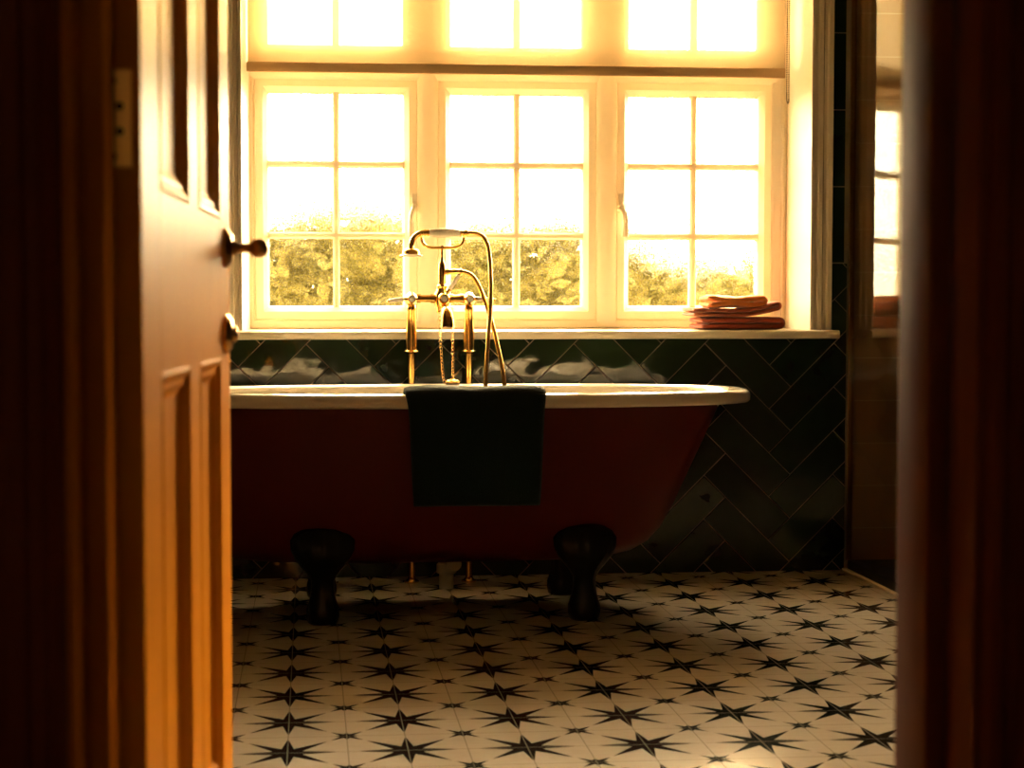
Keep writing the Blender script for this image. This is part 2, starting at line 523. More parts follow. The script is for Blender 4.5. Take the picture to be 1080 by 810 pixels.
# herringbone cladding (one mesh: a surface pattern)
def clip(poly, a, b, c):
    out = []
    for i in range(len(poly)):
        p, q = poly[i], poly[(i + 1) % len(poly)]
        dp, dq = a * p[0] + b * p[1] - c, a * q[0] + b * q[1] - c
        if dp <= 0: out.append(p)
        if (dp < 0) != (dq < 0) and abs(dp - dq) > 1e-12:
            t = dp / (dp - dq)
            out.append((p[0] + t * (q[0] - p[0]), p[1] + t * (q[1] - p[1])))
    return out

def herringbone(bm, rects, w=0.1037, g=0.0032, depth=0.004):
    s = 1 / math.sqrt(2)
    ax, az = 1.576, 0.545
    def to_w(p, q):
        p, q = p - 3 * w, q + 2 * w
        return (ax + (p - q) * s, az + (p + q) * s)
    rnd = random.Random(11)
    for i in range(-40, 41):
        for j in range(-14, 15):
            ox, oy = (i + 3 * j) * w, (i - 3 * j) * w
            for (p0, p1, q0, q1) in ((0, 3, 0, 1), (3, 4, -2, 1)):
                P0, P1 = ox + p0 * w + g / 2, ox + p1 * w - g / 2
                Q0, Q1 = oy + q0 * w + g / 2, oy + q1 * w - g / 2
                poly = [to_w(P0, Q0), to_w(P1, Q0), to_w(P1, Q1), to_w(P0, Q1)]
                cx = sum(p[0] for p in poly) / 4; cz = sum(p[1] for p in poly) / 4
                tx, tz = rnd.uniform(-.018, .018), rnd.uniform(-.018, .018)
                for (x0, x1, z0, z1) in rects:
                    pl = clip(clip(clip(clip(poly, -1, 0, -x0), 1, 0, x1), 0, -1, -z0), 0, 1, z1)
                    clean = []
                    for v in pl:
                        if not clean or math.hypot(v[0] - clean[-1][0], v[1] - clean[-1][1]) > 1e-5: clean.append(v)
                    if len(clean) > 1 and math.hypot(clean[0][0] - clean[-1][0], clean[0][1] - clean[-1][1]) < 1e-5: clean.pop()
                    if len(clean) < 3: continue
                    mx = sum(p[0] for p in clean) / len(clean); mz = sum(p[1] for p in clean) / len(clean)
                    ar = abs(sum(clean[k][0] * clean[(k + 1) % len(clean)][1] - clean[(k + 1) % len(clean)][0] * clean[k][1] for k in range(len(clean)))) / 2
                    if ar < 4e-5: continue
                    def pt(v, k, d):
                        x, z = mx + (v[0] - mx) * k, mz + (v[1] - mz) * k
                        return (x, YB - d + (tx * (x - cx) + tz * (z - cz)), z)
                    e = 1 - 0.0025 / max(0.02, math.sqrt(ar))
                    back = [bm.verts.new((v[0], YB + 0.001, v[1])) for v in clean]
                    mid = [bm.verts.new(pt(v, 1, depth - 0.0015)) for v in clean]
                    top = [bm.verts.new(pt(v, e, depth)) for v in clean]
                    n = len(clean)
                    for k in range(n):
                        l = (k + 1) % n
                        bm.faces.new((back[k], back[l], mid[l], mid[k]))
                        bm.faces.new((mid[k], mid[l], top[l], top[k]))
                    bm.faces.new(top)
XS = 1.838                      # shower screen line
bm = bmesh.new()
herringbone(bm, [(XL, XS, 0.0, 0.79), (XL, -0.24, 0.79, 1.03), (1.784, XS, 0.79, 1.03)])
struct('tile_cladding', bm, M['tile'], wall_back)
bm = bmesh.new()
for k in range(6):
    z0 = 1.034 + k * 0.254
    z1 = min(z0 + 0.25, ZC)
    box(bm, 1.786, 1.826, YB - 0.007, YB, z0, z1, 0.001)
    for x0 in (-0.778, -0.51): box(bm, x0, x0 + 0.262, YB - 0.007, YB, z0, z1, 0.001)
struct('border_tile', bm, M['tile'], wall_back)
bm = bmesh.new(); box(bm, XS + 0.02, XR, YB - 0.010, YB, 0.0, ZC)
struct('shower_tiling', bm, M['stone'], wall_back)
# side and door walls
bm = bmesh.new(); box(bm, XL - 0.1, XL, YD0, YB, 0, ZC); struct('wall_left', bm, M['dark_paint'])
bm = bmesh.new(); box(bm, XR, XR + 0.1, YD0, YB, 0, ZC); struct('wall_right', bm, M['plain_tile'])
bm = bmesh.new()
for (x0, x1, z0, z1) in ((-1.7, LX - 0.03, 0, ZC), (RX + 0.03, XR, 0, ZC), (LX - 0.03, RX + 0.03, DH + 0.03, ZC)):
    box(bm, x0, x1, YD0, YD1, z0, z1)
struct('wall_front', bm, M['hall'])
bm = bmesh.new(); box(bm, -1.7, -1.6, -4.7, YD0, 0, ZC); struct('wall_hall_left', bm, M['hall'])
bm = bmesh.new(); box(bm, 2.2, 2.3, -4.7, YD0, 0, ZC); struct('wall_hall_right', bm, M['hall'])
bm = bmesh.new(); box(bm, -1.6, 2.2, -4.7, -4.6, 0, ZC); struct('wall_hall_back', bm, M['reveal'])

# door lining with stops, hall-side architraves
for (nm, xa, xb, s, mt, lab) in (('trim_1', LX - 0.03, LX, 1, 'lining', 'wooden door lining with planted stop on the hinge side, colour lightened as if sunlit'),
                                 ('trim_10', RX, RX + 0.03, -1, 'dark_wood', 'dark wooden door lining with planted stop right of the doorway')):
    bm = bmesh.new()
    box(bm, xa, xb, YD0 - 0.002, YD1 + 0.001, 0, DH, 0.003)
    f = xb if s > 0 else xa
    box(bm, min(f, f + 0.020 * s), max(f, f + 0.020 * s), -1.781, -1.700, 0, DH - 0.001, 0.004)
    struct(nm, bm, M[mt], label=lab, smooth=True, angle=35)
bm = bmesh.new()
box(bm, LX - 0.03, RX + 0.03, YD0 - 0.002, YD1 + 0.001, DH, DH + 0.03, 0.003)
box(bm, LX, RX, -1.781, -1.700, DH - 0.02, DH, 0.003)
struct('trim_11', bm, M['dark_wood'], label='dark wooden head lining over the doorway', smooth=True, angle=35)
arch = [(0, 0), (0.004, -0.012), (0.012, -0.018), (0.020, -0.013), (0.028, -0.013), (0.034, -0.021), (0.046, -0.024),
        (0.058, -0.020), (0.064, -0.015), (0.074, -0.016), (0.082, -0.026), (0.096, -0.030), (0.110, -0.028),
        (0.116, -0.020), (0.122, -0.020), (0.126, -0.034), (0.140, -0.036), (0.146, -0.030), (0.146, 0)]
for nm, x0, s, lab in (('trim_2', LX - 0.007, -1, 'dark moulded architrave left of the doorway'),
                       ('trim_3', RX + 0.007, 1, 'dark moulded architrave right of the doorway')):
    bm = bmesh.new()
    extrude_prof(bm, arch, 0, DH + 0.17, lambda p, q, t, x0=x0, s=s: (x0 + s * p, YD0 + q, t))
    struct(nm, bm, M['dark_wood'], label=lab)
bm = bmesh.new()
extrude_prof(bm, arch, LX - 0.15, RX + 0.15, lambda p, q, t: (t, YD0 + q, DH + 0.007 + p))
struct('trim_4', bm, M['dark_wood'], label='dark moulded architrave over the doorway')

# ---------------------------------------------------------------- window
YW = 2.33
win = thing('window_1', 'white three-light frosted window above the bath', 'window', (0.769, YW, 0.81), kind='structure')
FX0, FX1, FZ0, FZ1, TZ0, TZ1 = -0.166, 1.670, 0.8125, 2.352, 1.652, 1.722
bm = bmesh.new()
# outer frame
rect_ring(bm, FX0, FX1, FZ0, FZ1, [(0, YW + 0.07), (0, YW + 0.006), (0.004, YW), (0.026, YW), (0.033, YW + 0.012), (0.033, YW + 0.07)])
# mullions with rounded face
def mullion_prof(w):
    pr = []
    for k in range(9):
        a = PI * k / 8
        pr.append((-w / 2 * math.cos(a), YW + 0.008 - 0.016 * math.sin(a)))
    return [(-w / 2, YW + 0.07)] + pr + [(w / 2, YW + 0.07)]
SASH = [(-0.133, 0.412), (0.482, 1.025), (1.095, 1.637)]
for xa, xb in ((0.412, 0.482), (1.025, 1.095)):
    c = (xa + xb) / 2
    extrude_prof(bm, mullion_prof(xb - xa), FZ0 + 0.02, FZ1 - 0.02, lambda p, q, t, c=c: (c + p, q, t))
tp = [(TZ0 - 0.004, YW + 0.07), (TZ0 - 0.004, YW + 0.006), (TZ0 + 0.004, YW), (TZ0 + 0.022, YW - 0.006), (TZ1 - 0.020, YW - 0.006), (TZ1 - 0.004, YW), (TZ1, YW + 0.006), (TZ1, YW + 0.07)]
extrude_prof(bm, tp, FX0 + 0.02, FX1 - 0.02, lambda p, q, t: (t, q, p))
fp = [(1.664, YW + 0.07), (1.664, YW + 0.004), (1.668, YW - 0.002), (1.676, YW - 0.002), (1.680, YW + 0.004), (1.702, YW + 0.006), (1.702, YW + 0.07)]
extrude_prof(bm, fp, FZ0, FZ1, lambda p, q, t: (p, q, t))
rect_ring(bm, 1.634, 1.672, FZ0 + 0.01, FZ1 - 0.01, [(0, YW + 0.07), (0, YW + 0.004), (0.003, YW + 0.001), (0.018, YW + 0.001), (0.018, YW + 0.07)])
link('window_frame', bm, M['white'], win, True, 30)

SASHP = [(0, YW + 0.065), (0, YW + 0.010), (0.003, YW + 0.006), (0.027, YW + 0.006), (0.031, YW + 0.012), (0.040, YW + 0.020), (0.046, YW + 0.034), (0.046, YW + 0.065)]
def bars(bm, x0, x1, z0, z1, nx, nz, w=0.023):
    ix0, ix1, iz0, iz1 = x0 + 0.044, x1 - 0.044, z0 + 0.044, z1 - 0.044
    y0, y1 = YW + 0.022, YW + 0.052
    pr = [(-w / 2, y1), (-w / 2, y0 + 0.006), (-w / 4, y0), (w / 4, y0), (w / 2, y0 + 0.006), (w / 2, y1)]
    for k in range(1, nx):
        c = ix0 + (ix1 - ix0) * k / nx
        extrude_prof(bm, pr, iz0, iz1, lambda p, q, t, c=c: (c + p, q, t))
    for k in range(1, nz):
        c = iz0 + (iz1 - iz0) * k / nz
        extrude_prof(bm, pr, ix0, ix1, lambda p, q, t, c=c: (t, q - 0.0006, c + p))
def handle(bm, x, z, s):
    # backplate, pivot and hanging lever
    box(bm, x - 0.009, x + 0.009, YW - 0.004, YW + 0.007, z - 0.012, z + 0.050, 0.003)
    lathe(bm, (x, YW - 0.003, z), (0, -1, 0), [(0, 0.013), (0.016, 0.013), (0.020, 0.009)], 16)
    tube(bm, spline([(x, YW - 0.014, z + 0.004), (x - 0.006 * s, YW - 0.024, z - 0.012), (x - 0.012 * s, YW - 0.028, z - 0.035),
                     (x - 0.012 * s, YW - 0.026, z - 0.070), (x - 0.010 * s, YW - 0.024, z - 0.098)], 5),
         [0.008] * 6 + [0.009] * 9 + [0.0105] * 6, 10)
for k, (x0, x1) in enumerate(SASH):
    bm = bmesh.new()
    rect_ring(bm, x0, x1, 0.844, 1.652, SASHP)
    bars(bm, x0, x1, 0.844, 1.652, 2, 3)
    ca = link('casement', bm, M['white'], win, True, 30)
    bm = bmesh.new(); box(bm, x0 + 0.040, x1 - 0.040, YW + 0.034, YW + 0.038, 0.884, 1.612)
    link('glass', bm, M['frost'], ca)
    if k != 1:
        bm = bmesh.new(); handle(bm, x1 - 0.010 if k == 0 else x0 + 0.014, 1.222, 1 if k == 0 else -1)
        link('window_handle', bm, M['trim'], ca, True, 35)
    bm = bmesh.new()
    rect_ring(bm, x0, x1, TZ1, FZ1 - 0.033, SASHP)
    bars(bm, x0, x1, TZ1, FZ1 - 0.033, 2, 1)
    tl = link('top_light', bm, M['white'], win, True, 30)
    bm = bmesh.new(); box(bm, x0 + 0.040, x1 - 0.040, YW + 0.034, YW + 0.038, TZ1 + 0.04, FZ1 - 0.073)
    link('glass', bm, M['frost'], tl)

# reveal linings (splayed), sill board, casings
bm = bmesh.new()
for (xf, xb, s) in ((WX0, -0.150, -1), (WX1, 1.687, 1)):
    p = [(xf, YB - 0.03), (xb, YW + 0.0), (xb + s * 0.022, YW + 0.0), (xf + s * 0.004, YB - 0.03)]
    vv = [[bm.verts.new((x, y, z)) for x, y in p] for z in (0.8105, WZ1)]
    for k in range(4): bm.faces.new((vv[0][k], vv[0][(k + 1) % 4], vv[1][(k + 1) % 4], vv[1][k]))
    bm.faces.new(vv[0]); bm.faces.new(vv[1])
box(bm, WX0, WX1, YB - 0.03, YW, WZ1 - 0.008, WZ1)
struct('trim_5', bm, M['reveal'], label='white painted reveal round the window')
sp_ = [(YW + 0.06, 0.79), (YW + 0.06, 0.812), (2.062, 0.809), (2.055, 0.806), (2.052, 0.800), (2.052, 0.790), (2.055, 0.783), (2.062, 0.781), (2.13, 0.781), (2.13, 0.79)]
bm = bmesh.new()
extrude_prof(bm, [(q, z) for q, z in sp_], WX0 + 0.001, WX1 - 0.001, lambda p, q, t: (t, p, q))
bm2 = [(2.134, 0.781), (2.134, 0.809)] + sp_[2:8]
for (xa, xb) in ((-0.252, WX0 + 0.001), (WX1 - 0.001, 1.789)):
    extrude_prof(bm, bm2, xa, xb, lambda p, q, t: (t, p, q))
struct('trim_6', bm, M['trim'], label='cream window sill board with rounded nose', smooth=True, angle=40)
cas = [(0, 0), (0, -0.020), (0.004, -0.026), (0.010, -0.027), (0.014, -0.018), (0.024, -0.016), (0.029, -0.021), (0.040, -0.022), (0.047, -0.013),
       (0.056, -0.012), (0.060, -0.022), (0.074, -0.022), (0.077, -0.016), (0.077, 0)]
for nm, x0, s, lab in (('trim_7', WX0, -1, 'cream moulded casing left of the window'), ('trim_8', WX1, 1, 'cream moulded casing right of the window')):
    bm = bmesh.new()
    extrude_prof(bm, cas, 0.8095, WZ1 + 0.077, lambda p, q, t, x0=x0, s=s: (x0 + s * p, YB - 0.0015 + q, t))
    struct(nm, bm, M['trim'], label=lab)
bm = bmesh.new()
extrude_prof(bm, cas, WX0, WX1, lambda p, q, t: (t, YB - 0.0015 + q, WZ1 + p))
struct('trim_9', bm, M['trim'], label='cream moulded casing over the window')

# ---------------------------------------------------------------- door leaf, swung into the bathroom
door = thing('door_1', 'varnished pine panelled door standing open on the left', 'door', (-0.109, -1.681, 0.0), kind='structure')
ddir = Vector((0.045, 0.759, 0)).normalized(); dn = Vector((ddir.y, -ddir.x, 0))     # dn: towards the opening (+X)
door.rotation_euler = (0, 0, math.atan2(ddir.y, ddir.x)); 
bpy.context.view_layer.update()
DW, DT = 0.76, 0.040
def D(u, w, z): return Vector((-0.109, -1.681, 0)) + ddir * u + dn * w + Vector((0, 0, z))
def dbox(bm, u0, u1, w0, w1, z0, z1, bev=0):
    b2 = bmesh.new(); box(b2, u0, u1, w0, w1, z0, z1, bev)
    for v in b2.verts: v.co = D(*v.co)
    me = bpy.data.meshes.new('t'); b2.to_mesh(me); b2.free(); bm.from_mesh(me); bpy.data.meshes.remove(me)
bm = bmesh.new()
US = [(0.118, 0.333), (0.427, 0.642)]
ZS = [(0.255, 0.815), (1.0, 1.88)]
dbox(bm, 0, 0.118, -DT, 0, 0.008, 2.015, 0.0015); dbox(bm, 0.642, DW, -DT, 0, 0.008, 2.015, 0.0015)
for z0, z1 in ((0.008, 0.255), (0.815, 1.0), (1.88, 2.015)): dbox(bm, 0.118, 0.642, -DT, 0, z0, z1)
for z0, z1 in ZS: dbox(bm, 0.333, 0.427, -DT, 0, z0, z1)
link('door_leaf', bm, M['pine'], door)
for (u0, u1) in US:
    for (z0, z1) in ZS:
        bm = bmesh.new()
        prof = [(-0.001, -0.003), (-0.001, 0.0004), (0.003, 0.0012), (0.007, -0.0002), (0.012, -0.004), (0.019, -0.0045), (0.026, -0.0095), (0.030, -0.0105), (0.030, -0.028), (-0.001, -0.030)]
        loops = [[D(u0 + d, w, z0 + d), D(u1 - d, w, z0 + d), D(u1 - d, w, z1 - d), D(u0 + d, w, z1 - d)] for d, w in prof]
        loft(bm, loops, True, (False, False), cyclic=True)
        dbox(bm, u0 + 0.02, u1 - 0.02, -0.026, -0.0112, z0 + 0.02, z1 - 0.02)
        link('door_panel', bm, M['pine'], door)
# hinge leaf let into the hinge edge, facing the hall
def hinge(zc):
    bm = bmesh.new()
    dbox(bm, -0.0018, 0.001, -0.037, -0.0085, zc - 0.045, zc + 0.045, 0.0005)
    h = link('hinge', bm, M['hinge'], door)
    bm = bmesh.new()
    for k in range(4):
        lathe(bm, D(-0.0015, -0.0265 if k in (0, 3) else -0.0195, zc + 0.035 - k * 0.0235), -ddir, [(0, 0.0042), (0.0012, 0.0036)], 12)
    link('screw', bm, M['black'], h)
    bm = bmesh.new()
    tube(bm, [D(-0.003, -0.045, zc - 0.047), D(-0.003, -0.045, zc + 0.047)], 0.005, 12)
    link('hinge_knuckle', bm, M['old_brass'], h, True, 40)
hinge(1.058); hinge(0.22); hinge(1.80)
def knob(zc, long):
    bm = bmesh.new()
    lathe(bm, D(0.700, 0, zc), dn, [(0, 0.027), (0.004, 0.027), (0.007, 0.023), (0.010, 0.020), (0.012, 0.012)], 28)
    k = link('door_knob' if long else 'thumb_turn', bm, M['old_brass'] if not long else M['bronze'], door, True, 40)
    bm = bmesh.new()
    if long:
        lathe(bm, D(0.700, 0.010, zc), dn, [(0, 0.012), (0.005, 0.010), (0.009, 0.0070), (0.020, 0.0062), (0.025, 0.0070), (0.027, 0.0095), (0.031, 0.0122), (0.036, 0.0132),
                                            (0.042, 0.0125), (0.046, 0.0100), (0.0485, 0.0060), (0.0495, 0.002)], 24)
        link('knob_stem', bm, M['bronze'], k, True, 50)
    else:
        lathe(bm, D(0.700, 0.010, zc), dn, [(0, 0.011), (0.005, 0.010), (0.008, 0.006)], 20)
        link('turn_button', bm, M['old_brass'], k, True, 50)
knob(0.963, True); knob(0.846, False)

# ================================================================ THINGS
# ---------------------------------------------------------------- bath
BC = (0.463, 1.552)
def plan(a, b, z, n=96, e=2.5, al=None):
    out = []
    for k in range(n):
        t = 2 * PI * k / n
        c, s = math.cos(t), math.sin(t)
        out.append((BC[0] + (al if al and c < 0 else a) * math.copysign(abs(c) ** (2 / e), c), BC[1] + b * math.copysign(abs(s) ** (2 / e), s), z))
    return out
bath = thing('bathtub', 'oxblood red roll-top bath with white rim on black claw feet', 'bathtub', (BC[0], BC[1], 0))
bm = bmesh.new()
SHELL = [(0.618, 0.800, 0.288), (0.60, 0.787, 0.284), (0.5, 0.741, 0.276), (0.4, 0.694, 0.266), (0.3, 0.648, 0.250), (0.24, 0.614, 0.231), (0.20, 0.578, 0.207),
         (0.172, 0.530, 0.175), (0.157, 0.465, 0.135), (0.152, 0.38, 0.09), (0.151, 0.2, 0.04)]
loft(bm, [plan(a, b, z, al=max(a, 0.80 - 0.55 * max(0, 0.30 - z) - (0.02 if z < 0.18 else 0) - (0.10 if z < 0.16 else 0) - (0.15 if z < 0.154 else 0))) for z, a, b in SHELL], True, (False, True))
link('tub_shell', bm, M['red'], bath, True, 60)
bm = bmesh.new()
RA, RB = 0.879, 0.352
RIM = [(0.078, 0.618), (0.060, 0.612), (0.014, 0.6075), (0.005, 0.609), (0.0005, 0.615), (0.0, 0.626), (0.002, 0.636), (0.008, 0.6425), (0.020, 0.6465), (0.040, 0.6475),
       (0.060, 0.645), (0.074, 0.638), (0.082, 0.625), (0.088, 0.60)]
loops = [plan(RA - d, RB - d, z) for d, z in RIM]
for z, a, b in ((0.5, 0.735, 0.255), (0.4, 0.69, 0.245), (0.3, 0.63, 0.225), (0.24, 0.57, 0.19), (0.205, 0.49, 0.14), (0.195, 0.36, 0.08), (0.194, 0.2, 0.03)):
    loops.append(plan(a - 0.01, b - 0.005, z, al=max(a - 0.01, 0.755 - 0.3 * max(0, 0.35 - z) - (0.2 if z < 0.2 else 0))))
loft(bm, loops, True, (False, True))
link('rim_and_basin', bm, M['enamel'], bath, True, 60)
FOOT = [(0.0, 0.036, 0.034, 0), (0.006, 0.043, 0.041, 0), (0.022, 0.0465, 0.045, 0), (0.042, 0.0455, 0.044, 0), (0.060, 0.040, 0.038, 0), (0.075, 0.036, 0.034, -0.002),
        (0.100, 0.0325, 0.030, -0.004), (0.122, 0.033, 0.029, -0.007), (0.142, 0.043, 0.030, -0.010), (0.162, 0.060, 0.032, -0.013), (0.185, 0.078, 0.035, -0.016),
        (0.210, 0.089, 0.036, -0.016), (0.235, 0.091, 0.034, -0.012), (0.253, 0.080, 0.030, -0.006), (0.266, 0.058, 0.024, 0.0), (0.273, 0.030, 0.014, 0.006)]
def foot(x, y, s):
    bm = bmesh.new()
    loops = []
    for z, w, d, lean in FOOT:
        lp = []
        for k in range(48):
            t = 2 * PI * k / 48
            c, sn = math.cos(t), math.sin(t)
            flute = 1.0
            if z > 0.13 and sn < 0:      # fan ribs on the outer face
                flute = 1 + 0.16 * abs(math.sin(4.5 * PI * (0.5 + c / 2))) * min(1, (z - 0.13) / 0.05)
            if z < 0.07 and sn < 0:      # toes
                flute = 1 + 0.05 * abs(math.sin(2 * PI * (0.5 + c / 2)))
            lp.append((x + w * c, y + s * (d * sn * flute + lean), z))
        loops.append(lp)
    loft(bm, loops)
    return link('claw_foot', bm, M['black'], bath, True, 70)
foot(0.081, 1.346, 1); foot(0.820, 1.346, 1)
foot(0.081, 1.758, -1); foot(0.820, 1.758, -1)

# waste pipe under the bath
wp = thing('waste_pipe', 'cream plastic waste pipe under the middle of the bath', 'pipe', (0.474, 1.90, 0))
bm = bmesh.new()
tube(bm, spline([(0.474, 1.90, 0.0), (0.474, 1.90, 0.04), (0.474, 1.90, 0.085), (0.474, 1.885, 0.108), (0.474, 1.86, 0.114), (0.474, 1.70, 0.118), (0.474, 1.62, 0.120)], 5), 0.0225, 20)
link('pipe', bm, M['pipe'], wp, True, 50)
bm = bmesh.new(); lathe(bm, (0.474, 1.90, 0.046), (0, 0, 1), [(0, 0.024), (0.003, 0.031), (0.030, 0.031), (0.034, 0.026)], 20)
link('pipe_collar', bm, M['pipe'], wp, True, 30)

# ---------------------------------------------------------------- bath mixer on floor pipes
YT = 2.02
XA, XB, XM, ZT = 0.372, 0.557, 0.4705, 0.912
tap = thing('bath_mixer_tap', 'brass freestanding bath mixer tap on two floor pipes behind the bath', 'tap', (XM, YT, 0))
for x in (XA, XB):
    bm = bmesh.new()
    lathe(bm, (x, YT, 0), (0, 0, 1), [(0, 0.024), (0.004, 0.024), (0.010, 0.014), (0.02, 0.0115), (0.60, 0.0115), (0.735, 0.0125), (0.738, 0.018), (0.741, 0.024), (0.7445, 0.024),
                                      (0.748, 0.019), (0.752, 0.0185), (0.80, 0.0178), (0.872, 0.0125), (0.876, 0.0145), (0.880, 0.0145), (0.890, 0.0140), (0.894, 0.011)], 28)
    sp1 = link('standpipe', bm, M['brass'], tap, True, 45)
    bm = bmesh.new()
    lathe(bm, (x, YT, ZT - 0.024), (0, 0, 1), [(0, 0.010), (0.006, 0.0165), (0.016, 0.0205), (0.026, 0.0205), (0.036, 0.0165), (0.043, 0.009), (0.046, 0.003)], 24)
    lathe(bm, (x, YT, ZT), (0, -1, 0), [(0, 0.016), (0.018, 0.016), (0.022, 0.018), (0.034, 0.018), (0.038, 0.015), (0.044, 0.013)], 24)
    vv = link('valve', bm, M['brass'], tap, True, 45)
    bm = bmesh.new(); lathe(bm, (x, YT - 0.043, ZT), (0, -1, 0), [(0, 0.0105), (0.004, 0.0105), (0.006, 0.008)], 20)
    link('indicator', bm, M['porcelain'], vv, True, 45)
bm = bmesh.new()
tube(bm, [(XA, YT, ZT), (XB, YT, ZT)], 0.0122, 18)
for a, b in ((XA + 0.018, XA + 0.03), (XB - 0.03, XB - 0.018), (XM - 0.036, XM - 0.024), (XM + 0.024, XM + 0.036)):
    tube(bm, [(a, YT, ZT), (b, YT, ZT)], 0.0152, 18)
link('crossbar', bm, M['brass'], tap, True, 45)
bm = bmesh.new()
lathe(bm, (XM, YT, ZT - 0.048), (0, 0, 1), [(0, 0.010), (0.003, 0.017), (0.012, 0.017), (0.018, 0.019), (0.030, 0.024), (0.048, 0.0265), (0.064, 0.023), (0.074, 0.017), (0.080, 0.0155),
                                           (0.083, 0.018), (0.090, 0.018), (0.094, 0.0125), (0.11, 0.0125), (0.135, 0.0115), (0.155, 0.0115), (0.165, 0.008), (0.172, 0.0055), (0.195, 0.0045)], 26)
lathe(bm, (XM + 0.004, YT, ZT), (0, -1, 0), [(0, 0.018), (0.024, 0.018), (0.028, 0.019), (0.040, 0.019), (0.046, 0.014)], 24)
body = link('tap_body', bm, M['brass'], tap, True, 45)
bm = bmesh.new(); lathe(bm, (XM + 0.004, YT - 0.045, ZT), (0, -1, 0), [(0, 0.0105), (0.004, 0.0105), (0.006, 0.008)], 20)
link('indicator', bm, M['porcelain'], body, True, 45)
def lever(base, tip):
    base, tip = Vector(base), Vector(tip)
    bm = bmesh.new()
    d = tip - base
    tube(bm, [base, base + d * 0.28, base + d * 0.96, base + d * 0.985, base + d * 1.03, base + d * 1.07], [0.0065, 0.0055, 0.0042, 0.0055, 0.0050, 0.002], 14)
    l = link('lever', bm, M['brass'], tap, True, 45)
    bm = bmesh.new()
    tube(bm, [base + d * t for t in (0.25, 0.30, 0.6, 0.9, 0.98)], [0.0055, 0.0068, 0.0072, 0.0066, 0.005], 14)
    link('lever_sleeve', bm, M['porcelain'], l, True, 50)
lever((XA - 0.008, YT - 0.028, ZT + 0.001), (XA - 0.074, YT - 0.030, ZT - 0.008))
lever((XB + 0.008, YT - 0.028, ZT + 0.001), (XB + 0.078, YT - 0.030, ZT - 0.003))
lever((XM + 0.012, YT - 0.030, ZT + 0.014), (XM + 0.053, YT - 0.036, ZT + 0.078))
bm = bmesh.new()   # spout: forward and down, flared end
pts = spline([(XM + 0.004, YT, ZT - 0.030), (XM + 0.005, YT - 0.040, ZT - 0.034), (XM + 0.007, YT - 0.080, ZT - 0.038), (XM + 0.008, YT - 0.100, ZT - 0.052), (XM + 0.009, YT - 0.108, ZT - 0.072), (XM + 0.009, YT - 0.110, ZT - 0.090)], 5)
rr = [0.013 + 0.010 * max(0, (i / (len(pts) - 1)) - 0.25) / 0.75 for i in range(len(pts))]
tube(bm, pts, rr, 22)
link('spout', bm, M['brass'], tap, True, 50)
bm = bmesh.new()   # cradle for the handset
zc = 1.0765
tube(bm, spline([(XM - 0.066, YT, 1.130), (XM - 0.066, YT, 1.108), (XM - 0.058, YT, 1.086), (XM - 0.040, YT, zc), (XM, YT, zc - 0.001), (XM + 0.040, YT, zc), (XM + 0.062, YT, 1.086), (XM + 0.070, YT, 1.108), (XM + 0.072, YT, 1.130)], 6), 0.0050, 12)
lathe(bm, (XM, YT, ZT + 0.13), (0, 0, 1), [(0, 0.0052), (0.02, 0.005), (0.02, 0.004), (zc - ZT - 0.138, 0.0042), (zc - ZT - 0.132, 0.0065), (zc - ZT - 0.124, 0.006)], 14)
for x in (XM - 0.066, XM + 0.072):
    tube(bm, [(x + 0.012 * math.cos(t), YT, 1.122 + 0.0) if False else (x, YT + 0.0135 * math.cos(t), 1.1225 + 0.0135 * math.sin(t)) for t in [PI * 1.0 + PI * k / 10 for k in range(11)]], 0.004, 10)
link('cradle', bm, M['brass'], tap, True, 50)
bm = bmesh.new()   # outlet elbow for the hose
tube(bm, [(XM + 0.006, YT, 0.9985), (XM + 0.062, YT, 0.9985)], [0.0085, 0.0085], 16)
for a in (0.014, 0.036, 0.058): tube(bm, [(XM + a, YT, 0.9985), (XM + a + 0.006, YT, 0.9985)], 0.0105, 16)
link('hose_outlet', bm, M['brass'], tap, True, 45)

hs = thing('hand_shower', 'telephone-style hand shower with white grip lying on the tap cradle', 'hand shower', (XM, YT, 1.122))
bm = bmesh.new()
tube(bm, [(x, YT, 1.1225) for x in (0.428, 0.434, 0.460, 0.480, 0.505, 0.522, 0.528)], [0.0100, 0.0125, 0.0150, 0.0155, 0.0145, 0.0115, 0.0090], 20)
link('grip', bm, M['porcelain'], hs, True, 50)
bm = bmesh.new()
tube(bm, spline([(0.430, YT, 1.1225), (0.412, YT, 1.1225), (0.396, YT, 1.119), (0.381, YT, 1.106), (0.373, YT, 1.088), (0.372, YT, 1.074)], 6), [0.0095] * 8 + [0.0090] * 23, 16)
for x in (0.414, 0.424): tube(bm, [(x, YT, 1.1225), (x + 0.006, YT, 1.1225)], 0.0108, 16)
lathe(bm, (0.372, YT, 1.082), (0, 0, -1), [(0, 0.0075), (0.004, 0.0105), (0.007, 0.008), (0.012, 0.020), (0.018, 0.0265), (0.026, 0.0270), (0.0285, 0.029)], 26)
sh_ = link('shower_head', bm, M['brass'], hs, True, 45)
bm = bmesh.new(); lathe(bm, (0.372, YT, 1.0535), (0, 0, -1), [(0, 0.027), (0.001, 0.034), (0.003, 0.0375), (0.0055, 0.0375), (0.0065, 0.032)], 28)
link('spray_plate', bm, M['porcelain'], sh_, True, 45)
bm = bmesh.new()
tube(bm, [(0.527, YT, 1.1225), (0.541, YT, 1.1225), (0.545, YT, 1.1225), (0.554, YT, 1.1225), (0.556, YT, 1.1225), (0.566, YT, 1.1225)], [0.0085, 0.0085, 0.0115, 0.0115, 0.0085, 0.0075], 16)
link('hose_connector', bm, M['brass'], hs, True, 45)
bm = bmesh.new()
